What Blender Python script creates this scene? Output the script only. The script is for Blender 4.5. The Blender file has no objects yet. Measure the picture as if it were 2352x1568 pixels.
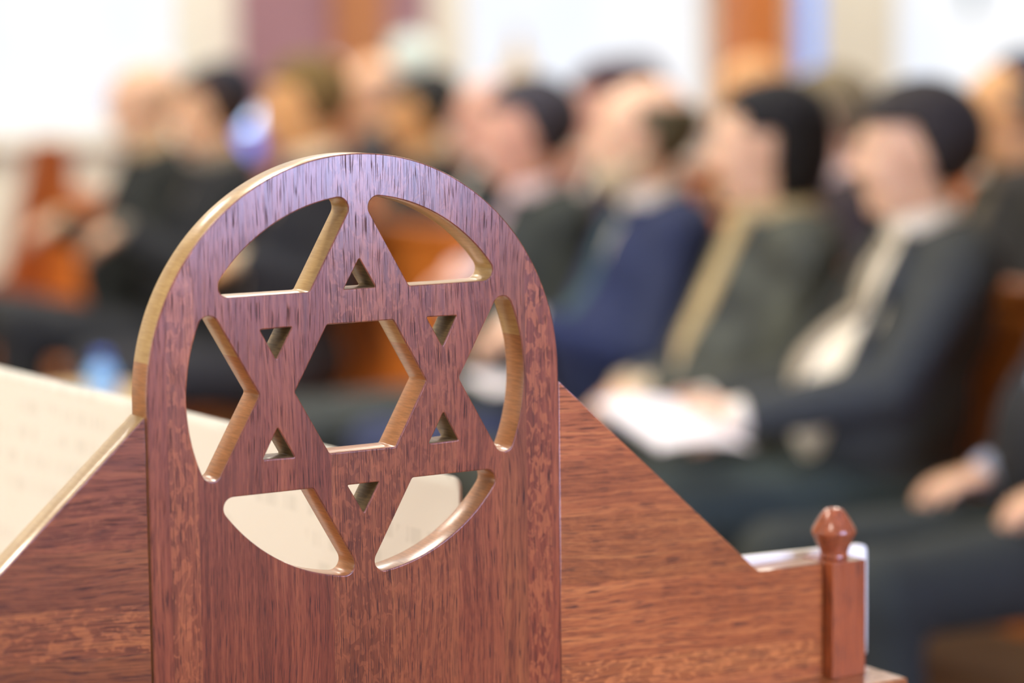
import bpy, bmesh, math, random
import numpy as np
from mathutils import Vector, Matrix
C = bpy.context.scene.collection
sc = bpy.context.scene
R = math.radians
Z0 = 1.1635            # height of the carved star's centre above the floor

# ------------------------------------------------------------------ camera
cam_d = bpy.data.cameras.new('camera'); cam = bpy.data.objects.new('camera', cam_d); C.objects.link(cam)
sc.camera = cam
CAMP = Vector((-0.9490, -1.7793, 0.2564 + Z0))
cd = Vector((0.51791898, 0.84832419, -0.11002721)); cr = Vector((0.85272192, -0.52221703, -0.0124376)); cu = Vector((0.0680092, 0.08738095, 0.99385075))
FPX = 6000.0
M4 = Matrix((( cr.x, cu.x, -cd.x, CAMP.x), (cr.y, cu.y, -cd.y, CAMP.y), (cr.z, cu.z, -cd.z, CAMP.z), (0, 0, 0, 1)))
cam.matrix_world = M4
cam_d.sensor_width = 36; cam_d.lens = FPX / 2352 * 36
cam_d.clip_start = 0.05; cam_d.clip_end = 100
cam_d.dof.use_dof = True; cam_d.dof.focus_distance = 2.04; cam_d.dof.aperture_fstop = 2.2

def ray(px, py):
    return cd + cr * ((px - 1176) / FPX) - cu * ((py - 784) / FPX)
def onY(px, py, y):
    v = ray(px, py); return CAMP + v * ((y - CAMP.y) / v.y)
def onX(px, py, x):
    v = ray(px, py); return CAMP + v * ((x - CAMP.x) / v.x)
def at(px, py, dep):
    return CAMP + ray(px, py) * dep

# ------------------------------------------------------------------ light
w = bpy.data.worlds.new('world'); sc.world = w; w.use_nodes = True
w.node_tree.nodes['Background'].inputs[0].default_value = (0.75, 0.85, 1, 1)
w.node_tree.nodes['Background'].inputs[1].default_value = 0.6
sc.view_settings.view_transform = 'Standard'; sc.view_settings.look = 'None'
sc.view_settings.gamma = 1; sc.view_settings.use_curve_mapping = False
sc.view_settings.exposure = 0.0

def area(name, loc, rot, sx, sy, power, col):
    l = bpy.data.lights.new(name, 'AREA'); l.shape = 'RECTANGLE'; l.size = sx; l.size_y = sy
    l.energy = power; l.color = col
    o = bpy.data.objects.new(name, l); C.objects.link(o); o.location = loc; o.rotation_euler = rot
    return o
# warm ceiling lights, those by the far wall added unseen to brighten it (the daylight comes from the lit window panes built with the walls)
for lx, ly, pw in ((-1.6, 1.3, 130), (0.6, 3.6, 130), (0.3, 7.2, 110), (3.6, 3.6, 70), (3.6, 7.4, 150), (7.4, 7.4, 160), (7.4, 3.6, 60), (-2.4, -1.8, 60)):
    area('unseen_ceiling_light', (lx, ly, 4.28), (0, 0, 0), 0.8, 0.8, pw * .86, (1.0, 0.93, 0.82))

# ------------------------------------------------------------------ helpers
def link(name, me, parent=None, mats=()):
    o = bpy.data.objects.new(name, me); C.objects.link(o)
    for m in mats: me.materials.append(m)
    if parent: o.parent = parent
    return o
def obj(name, bm, mat, parent=None, smooth=False):
    me = bpy.data.meshes.new(name); bm.to_mesh(me); bm.free()
    if smooth:
        for p in me.polygons: p.use_smooth = True
    return link(name, me, parent, [mat] if not isinstance(mat, (list, tuple)) else mat)
def empty(name, loc, rz=0):
    o = bpy.data.objects.new(name, None); C.objects.link(o); o.location = loc; o.rotation_euler = (0, 0, rz); o.empty_display_size = 0.05
    return o
def tag(o, label=None, cat=None, group=None, kind=None):
    if label: o['label'] = label
    if cat: o['category'] = cat
    if group: o['group'] = group
    if kind: o['kind'] = kind
    return o
def add_box(bm, x0, x1, y0, y1, z0, z1, bev=0.0, seg=2, mat=0):
    r = bmesh.ops.create_cube(bm, size=1)
    vs = r['verts']
    for v in vs:
        v.co = Vector(((x0 + x1) / 2 + v.co.x * (x1 - x0), (y0 + y1) / 2 + v.co.y * (y1 - y0), (z0 + z1) / 2 + v.co.z * (z1 - z0)))
    fs = set(f for v in vs for f in v.link_faces)
    for f in fs: f.material_index = mat
    if bev > 0:
        es = list(set(e for v in vs for e in v.link_edges))
        bmesh.ops.bevel(bm, geom=es, offset=bev, segments=seg, profile=0.5, affect='EDGES')
def box(name, x0, x1, y0, y1, z0, z1, mat, parent=None, bev=0.0):
    bm = bmesh.new(); add_box(bm, x0, x1, y0, y1, z0, z1, bev)
    return obj(name, bm, mat, parent)
def lathe(name, prof, loc, mat, parent=None, n=40, smooth=True):
    bm = bmesh.new(); rings = []
    for r, z in prof:
        rings.append([bm.verts.new((loc[0] + r * math.cos(2 * math.pi * i / n), loc[1] + r * math.sin(2 * math.pi * i / n), loc[2] + z)) for i in range(n)])
    for a, b in zip(rings, rings[1:]):
        for i in range(n): bm.faces.new((a[i], a[(i + 1) % n], b[(i + 1) % n], b[i]))
    bm.faces.new(rings[0][::-1]); bm.faces.new(rings[-1])
    return obj(name, bm, mat, parent, smooth)

# ------------------------------------------------------------------ materials
class NT:
    def __init__(s, name):
        s.m = bpy.data.materials.new(name); s.m.use_nodes = True; s.t = s.m.node_tree
        s.p = s.t.nodes['Principled BSDF']
    def n(s, typ, **kw):
        nd = s.t.nodes.new(typ)
        for k, v in kw.items():
            if k.startswith('i_'): nd.inputs[int(k[2:])].default_value = v
            else: setattr(nd, k, v)
        return nd
    def l(s, a, b): s.t.links.new(a, b)
    def math(s, op, a, b=None, clamp=False):
        nd = s.n('ShaderNodeMath', operation=op, use_clamp=clamp)
        for i, x in enumerate((a, b)):
            if x is None: continue
            if isinstance(x, (int, float)): nd.inputs[i].default_value = x
            else: s.l(x, nd.inputs[i])
        return nd.outputs[0]
    def noise(s, vec, scale, detail=3, rough=0.5, dist=0.0):
        nd = s.n('ShaderNodeTexNoise'); nd.inputs['Scale'].default_value = scale; nd.inputs['Detail'].default_value = detail
        nd.inputs['Roughness'].default_value = rough; nd.inputs['Distortion'].default_value = dist
        s.l(vec, nd.inputs['Vector']); return nd.outputs['Fac']
    def mapping(s, vec, scale, loc=(0, 0, 0), rot=(0, 0, 0)):
        nd = s.n('ShaderNodeMapping'); nd.inputs['Scale'].default_value = scale; nd.inputs['Location'].default_value = loc; nd.inputs['Rotation'].default_value = rot
        s.l(vec, nd.inputs['Vector']); return nd.outputs[0]
    def ramp(s, fac, stops, interp='LINEAR'):
        nd = s.n('ShaderNodeValToRGB'); nd.color_ramp.interpolation = interp
        e = nd.color_ramp.elements
        while len(e) < len(stops): e.new(0.5)
        for el, (p, c) in zip(e, stops):
            el.position = p; el.color = (*c, 1) if len(c) == 3 else c
        s.l(fac, nd.inputs[0]); return nd.outputs[0]
    def mix(s, fac, a, b, typ='MIX'):
        nd = s.n('ShaderNodeMix', data_type='RGBA', blend_type=typ)
        for i, x in ((0, fac), (6, a), (7, b)):
            if isinstance(x, (int, float)): nd.inputs[i].default_value = x
            elif isinstance(x, tuple): nd.inputs[i].default_value = (*x, 1)
            else: s.l(x, nd.inputs[i])
        return nd.outputs[2]
def srgb(r, g, b):
    f = lambda c: (c / 255 / 12.92) if c / 255 <= 0.04045 else ((c / 255 + 0.055) / 1.055) ** 2.4
    return (f(r), f(g), f(b))

def oak(name, rot=(0, 0, 0), strips=((-9, 0),), axis='Z', rough=0.30, dark=(84, 38, 24), mid=(128, 63, 38), light=(170, 97, 56), fleck=0.0, seed=0.0, diag=False):
    """stained oak: grain runs along local Z (axis Z) or X; strips = list of (start position, fleck strength) of the glued boards across the grain"""
    t = NT(name)
    tc = t.n('ShaderNodeTexCoord').outputs['Object']
    v = t.mapping(tc, (1, 1, 1), (0, 0, 0), rot)
    sx = t.n('ShaderNodeSeparateXYZ'); t.l(v, sx.inputs[0])
    cb = t.n('ShaderNodeCombineXYZ')
    if axis == 'Z':
        across, along = sx.outputs[0], sx.outputs[2]
    else:
        across, along = sx.outputs[2], sx.outputs[0]
    # board index -> per-board value
    xs = [s[0] for s in strips]
    lo, hi = -0.6, 0.6
    facx = t.math('DIVIDE', t.math('ADD', across, 0.6), 1.2)
    rnd = random.Random(int(seed * 10) + 3)
    stops = [(max(0, min(1, (x + 0.6) / 1.2)), (rnd.random(), f, rnd.random())) for x, f in strips]
    brd = t.ramp(facx, stops, 'CONSTANT')
    sb = t.n('ShaderNodeSeparateColor'); t.l(brd, sb.inputs[0])
    bid, bfl = sb.outputs[0], sb.outputs[1]
    bid2 = sb.outputs[2]
    t.l(t.math('ADD', across, t.math('MULTIPLY', bid, 3.0)), cb.inputs[0])
    t.l(t.math('MULTIPLY', sx.outputs[1], 1.0), cb.inputs[1])
    t.l(t.math('ADD', along, t.math('MULTIPLY', bid, 7.0)), cb.inputs[2])
    g0 = cb.outputs[0]
    # slow waviness of the grain
    wv = t.noise(t.mapping(g0, (9, 9, 5), (seed, 0, 0)), 1, 2)
    wo = t.n('ShaderNodeVectorMath', operation='ADD'); wc = t.n('ShaderNodeCombineXYZ')
    t.l(t.math('MULTIPLY', t.math('SUBTRACT', wv, 0.5), 0.022), wc.inputs[0]); t.l(g0, wo.inputs[0]); t.l(wc.outputs[0], wo.inputs[1])
    g = wo.outputs[0]
    streak = t.noise(t.mapping(g, (260, 60, 7)), 1, 3, 0.6)
    broad = t.noise(t.mapping(g, (38, 20, 2.4)), 1, 2, 0.5)
    pore = t.noise(t.mapping(g, (1500, 420, 40)), 1, 1, 0.4)
    fine = t.noise(t.mapping(g, (2200, 900, 90)), 1, 2, 0.6)
    base = t.ramp(t.math('ADD', t.math('MULTIPLY', streak, 0.62), t.math('MULTIPLY', broad, 0.38)),
                  [(0.33, srgb(*dark)), (0.50, srgb(*mid)), (0.68, srgb(*light))])
    # board tone
    hs = t.n('ShaderNodeHueSaturation'); hs.inputs['Saturation'].default_value = 1.0
    t.l(base, hs.inputs['Color']); t.l(t.math('ADD', t.math('MULTIPLY', bid2, 0.34), 0.85), hs.inputs['Value'])
    t.l(t.math('ADD', t.math('MULTIPLY', bid, 0.012), 0.494), hs.inputs['Hue'])
    base = hs.outputs[0]
    # medullary flecks: short light patches lying across the grain
    fr = (0, 0.5, 0)
    fv = t.noise(t.mapping(g, (150, 60, 75), (seed + 4, 0, 0), fr), 1, 2, 0.5, 1.2)
    fm = t.ramp(fv, [(0.50, (0, 0, 0)), (0.56, (1, 1, 1))])
    base = t.mix(t.math('MULTIPLY', fm, t.math('MULTIPLY', bfl, 0.62)), base, srgb(*(min(255, int(c * 1.12)) for c in light)))
    pm = t.ramp(pore, [(0.375, (1, 1, 1)), (0.42, (0, 0, 0))])
    pn = t.math('MULTIPLY', pm, 0.9)
    base = t.mix(pn, base, srgb(int(dark[0] * .40), int(dark[1] * .55), int(dark[2] * .85)))
    base = t.mix(0.22, base, t.ramp(fine, [(0.3, srgb(*dark)), (0.7, srgb(*light))]))
    t.l(base, t.p.inputs['Base Color'])
    t.l(t.math('ADD', t.math('MULTIPLY', pm, 0.3), rough), t.p.inputs['Roughness'])
    t.l(t.math('SUBTRACT', 1.0, t.math('MULTIPLY', pm, 0.9)), t.p.inputs['Coat Weight']); t.p.inputs['Coat Roughness'].default_value = 0.15; t.p.inputs['Specular IOR Level'].default_value = 0.2
    bp = t.n('ShaderNodeBump'); bp.inputs['Strength'].default_value = 0.25; bp.inputs['Distance'].default_value = 0.0006
    h = t.math('SUBTRACT', t.math('MULTIPLY', streak, 0.25), pm)
    t.l(h, bp.inputs['Height']); t.l(bp.outputs[0], t.p.inputs['Normal'])
    return t.m

def edge_wood(name, col=(186, 156, 106), dark=(158, 126, 80), rough=0.32, low=None, step=0.03):
    t = NT(name); tc = t.n('ShaderNodeTexCoord').outputs['Object']
    a = t.noise(t.mapping(tc, (700, 60, 700)), 1, 3, 0.6)
    b = t.noise(t.mapping(tc, (25, 60, 14)), 1, 2)
    d = t.noise(t.mapping(tc, (220, 30, 220)), 1, 2, 0.5, 0.6)
    c = t.ramp(t.math('ADD', t.math('MULTIPLY', a, 0.45), t.math('ADD', t.math('MULTIPLY', b, 0.35), t.math('MULTIPLY', d, 0.2))), [(0.36, srgb(*dark)), (0.62, srgb(*col))])
    if low:      # below the step height the colour turns redder
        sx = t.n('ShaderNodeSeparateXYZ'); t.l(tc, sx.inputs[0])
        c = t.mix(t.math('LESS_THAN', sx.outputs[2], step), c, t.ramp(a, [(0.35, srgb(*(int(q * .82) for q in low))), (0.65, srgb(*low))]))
    t.l(c, t.p.inputs['Base Color']); t.p.inputs['Roughness'].default_value = rough
    t.p.inputs['Coat Weight'].default_value = 0.4; t.p.inputs['Coat Roughness'].default_value = 0.2
    bp = t.n('ShaderNodeBump'); bp.inputs['Strength'].default_value = 0.12; bp.inputs['Distance'].default_value = 0.0005
    t.l(d, bp.inputs['Height']); t.l(bp.outputs[0], t.p.inputs['Normal'])
    return t.m

def plain(name, col, rough=0.7, var=0.10, scale=30, sheen=0.0, metal=0.0, bump=0.0, coat=0.0, sss=0.0):
    t = NT(name); tc = t.n('ShaderNodeTexCoord').outputs['Object']
    nz = t.noise(tc, scale, 3, 0.6)
    c = srgb(*col)
    t.l(t.ramp(nz, [(0.3, tuple(x * (1 - var) for x in c)), (0.7, tuple(min(1, x * (1 + var)) for x in c))]), t.p.inputs['Base Color'])
    t.p.inputs['Roughness'].default_value = rough; t.p.inputs['Metallic'].default_value = metal
    t.p.inputs['Sheen Weight'].default_value = sheen; t.p.inputs['Coat Weight'].default_value = coat
    if sss: t.p.inputs['Subsurface Weight'].default_value = sss; t.p.inputs['Subsurface Scale'].default_value = 0.01
    if bump:
        bp = t.n('ShaderNodeBump'); bp.inputs['Strength'].default_value = bump; bp.inputs['Distance'].default_value = 0.002
        t.l(t.noise(tc, scale * 8, 2), bp.inputs['Height']); t.l(bp.outputs[0], t.p.inputs['Normal'])
    return t.m
def emit(name, col, strength):
    t = NT(name); t.p.inputs['Base Color'].default_value = (*srgb(*col), 1)
    t.p.inputs['Emission Color'].default_value = (*srgb(*col), 1); t.p.inputs['Emission Strength'].default_value = strength
    t.p.inputs['Roughness'].default_value = 0.2
    return t.m

M = {}
M['star'] = oak('oak_star', axis='Z', seed=1.0,
                strips=((-0.6, 0.0), (-0.166, 0.9), (-0.145, 0.05), (-0.085, 0.0), (-0.03, 0.45), (0.035, 0.35), (0.082, 0.15), (0.122, 0.0), (0.146, 1.0), (0.170, 0.05)))
M['wing_l'] = oak('oak_wing_left', axis='X', seed=2.0, rot=(0, R(-3), 0), dark=(90, 41, 23), mid=(133, 69, 38), light=(175, 104, 55),
                  strips=((-0.6, 0.2), (-0.235, 0.1), (-0.200, 1.0), (-0.160, 0.1), (-0.118, 0.25), (-0.075, 0.0), (0.05, 0.1)))
M['wing_r'] = oak('oak_wing_right', axis='X', seed=3.0, rot=(0, R(-3), 0), dark=(112, 54, 30), mid=(162, 88, 48), light=(202, 124, 68),
                  strips=((-0.6, 0.3), (-0.262, 1.0), (-0.236, 0.15), (-0.17, 0.2), (-0.115, 0.1), (-0.07, 0.0), (0.05, 0.1)))
M['edge'] = edge_wood('oak_edge')
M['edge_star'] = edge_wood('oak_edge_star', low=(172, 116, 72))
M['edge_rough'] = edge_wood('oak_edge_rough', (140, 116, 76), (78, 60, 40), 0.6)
M['edge_r'] = edge_wood('oak_edge_warm', (170, 112, 60), (140, 84, 44))
M['post'] = oak('oak_post', axis='Z', seed=4.0, rough=0.22, dark=(122, 62, 36), mid=(158, 88, 52), light=(180, 106, 64), strips=((-9, 0.0),))
M['desk'] = oak('oak_desk', axis='X', seed=5.0, rough=0.3, dark=(120, 62, 34), mid=(160, 94, 52), light=(186, 120, 72), strips=((-9, 0.0),))
M['pew'] = plain('pew_wood', (196, 114, 46), 0.32, 0.22, 9, coat=0.3)
M['pew_end'] = plain('pew_wood_end', (158, 88, 44), 0.35, 0.2, 9, coat=0.2)
M['pew_dark'] = plain('pew_wood_dark', (120, 60, 28), 0.4, 0.2, 9, coat=0.2)
M['light_oak'] = plain('light_oak', (190, 160, 100), 0.5, 0.1, 12)
M['skin'] = [plain('skin_%d' % i, c, 0.48, 0.06, 25, sss=0.12) for i, c in enumerate(((232, 190, 158), (230, 184, 146), (224, 172, 148), (222, 168, 108)))]
M['ear'] = plain('skin_ear', (214, 128, 112), 0.5, 0.05, 30)
M['eye'] = plain('eye_white', (228, 224, 216), 0.15, 0.02, 10)
M['iris'] = plain('iris', (50, 34, 24), 0.1, 0.05, 10)

# ------------------------------------------------------------------ structure
FY = 9.3
RX0, RX1, RY0, RY1, RZ = -6.0, 11.8, -4.0, FY, 4.4
mat_wall = plain('plaster_cream', (222, 219, 204), 0.8, 0.03, 3)
mat_mauve = plain('plaster_mauve', (146, 110, 118), 0.7, 0.05, 4)
mat_floor = plain('carpet_tan', (120, 92, 56), 0.95, 0.25, 14, bump=0.3)
mat_ceil = plain('ceiling_white', (225, 218, 205), 0.8, 0.02, 3)
box('floor', RX0, RX1, RY0, RY1, -0.1, 0, mat_floor)['kind'] = 'structure'
box('ceiling', RX0, RX1, RY0, RY1, RZ, RZ + 0.1, mat_ceil)['kind'] = 'structure'
box('wall_left', RX0 - 0.1, RX0, RY0, RY1, 0, RZ, mat_wall)['kind'] = 'structure'
def lit_window(name, x0, x1, y0, y1, z0, z1, mat, alongx):
    """window set against a wall: frame with mullions and one lit pane"""
    f = bmesh.new(); t_ = .06
    if alongx:
        n = 3
        for k in range(n + 1):
            q = x0 + (x1 - x0 - t_) * k / n; add_box(f, q, q + t_, y0, y1, z0, z1)
        for q in (z0, (z0 + z1) / 2, z1 - t_): add_box(f, x0 + t_, x1 - t_, y0 + .005, y1 - .005, q, q + t_)
    else:
        n = 4
        for k in range(n + 1):
            q = y0 + (y1 - y0 - t_) * k / n; add_box(f, x0, x1, q, q + t_, z0, z1)
        for q in (z0, (z0 + z1) / 2, z1 - t_): add_box(f, x0 + .005, x1 - .005, y0 + t_, y1 - t_, q, q + t_)
    o = obj(name, f, M['frame']); o['kind'] = 'structure'
    b = bmesh.new()
    if alongx: add_box(b, x0 + .02, x1 - .02, (y0 + y1) / 2 - .01, (y0 + y1) / 2 + .01, z0 + .02, z1 - .02)
    else: add_box(b, (x0 + x1) / 2 - .01, (x0 + x1) / 2 + .01, y0 + .02, y1 - .02, z0 + .02, z1 - .02)
    obj('pane', b, mat, o)
M['frame'] = plain('window_frame_paint', (226, 224, 214), 0.5, 0.03, 5)
lit_window('window_7', 0.3, 2.5, RY0, RY0 + .08, 1.00, 2.9, emit('daylight_glass_cool', (186, 200, 255), 25), True)
lit_window('window_8', RX0, RX0 + .08, -0.5, 4.3, 0.35, 3.7, emit('fill_glass_left', (250, 247, 244), 3.3), False)  # unseen window added to light the pews and sitters from the left
box('wall_right', RX1, RX1 + 0.1, RY0, RY1, 0, RZ, mat_wall)['kind'] = 'structure'
box('wall_front', RX0, RX1, RY0 - 0.1, RY0, 0, RZ, mat_wall)['kind'] = 'structure'

def X(px, py=150, y=FY): return onY(px, py, y).x
glass = NT('window_glass_lit')
gtc = glass.n('ShaderNodeTexCoord').outputs['Object']
gc = glass.ramp(glass.noise(gtc, 1.6, 2), [(0.35, (0.86, 0.91, 1.0)), (0.65, (0.95, 0.96, 0.98))])
glass.l(gc, glass.p.inputs['Emission Color']); glass.p.inputs['Emission Strength'].default_value = 1.03
glass.p.inputs['Base Color'].default_value = (0.04, 0.04, 0.05, 1); glass.p.inputs['Roughness'].default_value = 0.1
M['glass'] = glass.m
M['blue_glass'] = emit('blue_glass', (112, 150, 220), 0.9)
M['frame'] = plain('window_frame_paint', (226, 224, 214), 0.5, 0.03, 5)
# far wall with real openings: built of blocks between the windows
WZ0, WZ1 = 1.06, 3.9
w1 = (X(-420), X(452)); w2 = (X(1072), X(1664)); w3 = (X(2062), RX1 - 0.2)
bmw = bmesh.new()
TH = 0.3
segs = [(RX0, w1[0]), (w1[1], w2[0]), (w2[1], w3[0]), (w3[1], RX1)]
for a, b in segs: add_box(bmw, a, b, FY, FY + TH, WZ0, WZ1)
add_box(bmw, RX0, RX1, FY, FY + TH, 0, WZ0); add_box(bmw, RX0, RX1, FY, FY + TH, WZ1, RZ)
obj('wall_far', bmw, mat_wall)['kind'] = 'structure'
for i, (a, b) in enumerate((w1, w2, w3)):
    fr = bmesh.new()
    for z0, z1 in ((WZ0, WZ0 + 0.05), (WZ1 - 0.05, WZ1)): add_box(fr, a, b, FY + 0.14, FY + 0.20, z0, z1)
    for q in (a, b - 0.05): add_box(fr, q, q + 0.05, FY + 0.14, FY + 0.20, WZ0 + 0.05, WZ1 - 0.05)
    f = obj('window_%d' % (i + 1), fr, M['frame']); f['kind'] = 'structure'
    bm = bmesh.new(); add_box(bm, a + 0.05, b - 0.05, FY + 0.165, FY + 0.175, WZ0 + 0.05, WZ1 - 0.05)
    obj('pane', bm, M['glass'], f)
    s = bmesh.new(); add_box(s, a - 0.03, b + 0.03, FY - 0.06, FY + 0.14, WZ0 - 0.035, WZ0 + 0.002, 0.005)
    obj('window_sill', s, M['frame'], f)
# mauve panelling bay and warm wooden pillar
o = box('wall_panel', X(548), X(972), FY - 0.05, FY, 0, 3.95, mat_mauve); o['kind'] = 'structure'
o = box('trim_1', X(752), X(868), FY - 0.09, FY - 0.05, 0, 3.95, plain('post_wood_pale', (170, 116, 78), 0.4, 0.1, 6)); o['kind'] = 'structure'
o['label'] = 'orange brown wooden post against the mauve wall'
px0, px1 = X(1694, 100, FY - 0.22), X(1812, 100, FY - 0.22)
bm = bmesh.new(); add_box(bm, px0, px1, FY - 0.22, FY, 0, RZ, 0.01)
o = obj('pillar', bm, plain('pillar_wood', (186, 112, 58), 0.35, 0.15, 5, coat=0.3)); o['kind'] = 'structure'
# blue leaded side light beside the pillar
bm = bmesh.new(); add_box(bm, X(1826), X(1872), FY - 0.03, FY, 1.25, 3.6)
o = obj('window_4', bm, M['blue_glass']); o['kind'] = 'structure'
fr = bmesh.new()
for q in (X(1826) - 0.03, X(1872)): add_box(fr, q, q + 0.03, FY - 0.05, FY, 1.22, 3.63)
for z in (1.22, 3.6): add_box(fr, X(1826), X(1872), FY - 0.05, FY, z, z + 0.03)
obj('window_frame', fr, M['frame'], o)
# a teal mullion bar in window 3
bm = bmesh.new(); q = X(2232, 30, FY + 0.12); add_box(bm, q - 0.02, q + 0.02, FY + 0.10, FY + 0.14, 1.62, WZ1)
o = obj('trim_2', bm, plain('teal_paint', (40, 90, 100), 0.4, 0.05, 5)); o['kind'] = 'structure'

# ------------------------------------------------------------------ lectern with the carved star
lec = empty('lectern', (0, 0, 0))
tag(lec, 'reddish oak lectern with an arched panel pierced by a six-pointed star', 'lectern')
di = 0.05; do = di * 1.5196; ri = di * 2.9656; ro = di * 3.6136; T = di * 0.5637
DZ = Z0 - 0.2925      # desk top height

def fillet_corner(P, A, B, r, n=6):
    """round corner P between directions to A and B"""
    u = (A - P).normalized(); v = (B - P).normalized()
    th = math.acos(max(-1, min(1, u.dot(v)))); tl = r / math.tan(th / 2)
    c = P + (u + v).normalized() * (r / math.sin(th / 2))
    p1, p2 = P + u * tl, P + v * tl
    a1 = math.atan2(p1.y - c.y, p1.x - c.x); a2 = math.atan2(p2.y - c.y, p2.x - c.x)
    d = (a2 - a1 + math.pi) % (2 * math.pi) - math.pi
    return [Vector((c.x + r * math.cos(a1 + d * i / n), c.y + r * math.sin(a1 + d * i / n))) for i in range(n + 1)]
def poly_fillet(pts, r):
    out = []
    for i, p in enumerate(pts):
        out += fillet_corner(p, pts[i - 1], pts[(i + 1) % len(pts)], r[i] if isinstance(r, (list, tuple)) else r)
    return out
def pol(r, a): return Vector((r * math.cos(R(a)), r * math.sin(R(a))))
holes = []
holes.append(poly_fillet([pol(di / math.cos(R(30)), 60 * k) for k in range(6)], 0.0022))
rndj = random.Random(5)
for k in range(6):
    a = 30 + 60 * k; ap = pol(2 * di - 0.0006, a)
    h = (2 * di - do) * math.tan(R(30)); n = pol(1, a); s = Vector((-n.y, n.x))
    b = n * (do + 0.0004)
    holes.append(poly_fillet([ap, b + s * h, b - s * h], 0.0006))
rc = 0.0085
for k in range(6):
    ph = 60 * k
    nv = pol(do / math.cos(R(30)), ph)
    ends = []
    for sg in (1, -1):
        n = pol(1, ph + sg * 30); s = pol(1, ph + sg * 30 - sg * 90)
        r_ = rc
        tt = math.sqrt((ri - r_) ** 2 - (do + r_) ** 2)
        c = n * (do + r_) + s * tt
        pl = c - n * r_; pa = c * (ri / (ri - r_))
        ends.append((c, pl, pa))
    (c1, pl1, pa1), (c2, pl2, pa2) = ends
    pts = fillet_corner(nv, pl2, pl1, 0.003, 5)
    def arc(c, a, b, r, n, sgn=None):
        a1 = math.atan2(a.y - c.y, a.x - c.x); a2 = math.atan2(b.y - c.y, b.x - c.x)
        d = (a2 - a1 + math.pi) % (2 * math.pi) - math.pi
        return [Vector((c.x + r * math.cos(a1 + d * i / n), c.y + r * math.sin(a1 + d * i / n))) for i in range(n + 1)]
    pts += arc(c1, pl1, pa1, rc, 12)
    pts += arc(Vector((0, 0)), pa1, pa2, ri, 40)[1:-1]
    pts += arc(c2, pa2, pl2, rc, 12)
    holes.append(pts)
outline = [pol(ro, a) for a in np.linspace(0, 180, 121)] + [Vector((-ro, DZ - Z0)), Vector((ro, DZ - Z0))]

def plate(name, outline, holes, y0, y1, mats, parent, bev=0.0009):
    """flat board in the XZ plane between y0 (front) and y1, with eased front and back edges"""
    cu_ = bpy.data.curves.new(name, 'CURVE'); cu_.dimensions = '2D'; cu_.fill_mode = 'BOTH'
    for ring in [outline] + holes:
        sp = cu_.splines.new('POLY'); sp.points.add(len(ring) - 1); sp.use_cyclic_u = True
        for p, q in zip(sp.points, ring): p.co = (q.x, q.y, 0, 1)
    th = (y1 - y0) / 2
    cu_.extrude = th - bev; cu_.bevel_depth = bev; cu_.bevel_resolution = 1; cu_.offset = -bev
    tmp = bpy.data.objects.new('tmp', cu_); C.objects.link(tmp)
    dg = bpy.context.evaluated_depsgraph_get(); me = bpy.data.meshes.new_from_object(tmp.evaluated_get(dg))
    bpy.data.objects.remove(tmp); bpy.data.curves.remove(cu_)
    me.transform(Matrix(((1, 0, 0, 0), (0, 0, -1, (y0 + y1) / 2), (0, 1, 0, 0), (0, 0, 0, 1))))
    me.materials.clear()
    bm = bmesh.new(); bm.from_mesh(me); bmesh.ops.remove_doubles(bm, verts=bm.verts, dist=1e-6)
    bmesh.ops.recalc_face_normals(bm, faces=bm.faces)
    for f in bm.faces: f.material_index = 0 if abs(f.normal.y) > 0.9 else (2 if abs(f.normal.y) > 0.2 and len(mats) > 2 else 1)
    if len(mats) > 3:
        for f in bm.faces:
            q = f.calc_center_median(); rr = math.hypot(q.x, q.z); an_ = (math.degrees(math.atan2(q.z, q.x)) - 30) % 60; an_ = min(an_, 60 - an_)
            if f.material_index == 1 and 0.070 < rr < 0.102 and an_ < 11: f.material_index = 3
    bm.to_mesh(me); bm.free()
    o = link(name, me, parent, mats); o.location = (0, 0, Z0)
    return o
M['arris'] = plain('worn_arris', (150, 104, 96), 0.25, 0.2, 300, coat=0.5)
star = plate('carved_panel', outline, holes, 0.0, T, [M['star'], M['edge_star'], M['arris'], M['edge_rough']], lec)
zt = -0.1905
def wing(sg):
    o_ = [Vector((sg * (ro + 0.0009 - sg * .0004), DZ - Z0)), Vector((sg * (ro + 0.0009 - sg * .0004), -0.0095)), Vector((sg * 0.3835, zt)), Vector((sg * 0.4535, zt)), Vector((sg * 0.4535, DZ - Z0))]
    # little radius where the slope meets the flat
    f = fillet_corner(o_[2], o_[1], o_[3], 0.008, 5)
    o_ = o_[:2] + f + o_[3:]
    if sg < 0: o_ = o_[::-1]
    return o_
wl = plate('side_panel', wing(-1), [], 0.0006, T - 0.0004, [M['wing_l'], M['edge'], M['arris']], lec, 0.0007)
wr = plate('side_panel', wing(1), [], 0.0003, T - 0.0004, [M['wing_r'], M['edge_r'], M['arris']], lec, 0.0007)
for sg in (-1, 1):
    bm = bmesh.new(); x0, x1 = sorted((sg * 0.4545, sg * 0.4915))
    add_box(bm, x0, x1, -0.012, 0.032, DZ, Z0 - 0.1900, 0.0012)
    p = obj('corner_post', bm, M['post'], lec)
    prof = [(0.0125, 0), (0.0128, 0.0025), (0.0118, 0.0045), (0.0128, 0.0075), (0.0158, 0.0145), (0.0190, 0.0215), (0.0197, 0.0235), (0.0197, 0.0248), (0.0188, 0.0272),
            (0.0150, 0.0340), (0.0105, 0.0408), (0.0085, 0.0432), (0.0062, 0.0444), (0.0025, 0.0450)]
    lathe('finial', prof, ((x0 + x1) / 2, 0.010, Z0 - 0.1901), M['post'], p, 48)
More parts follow.
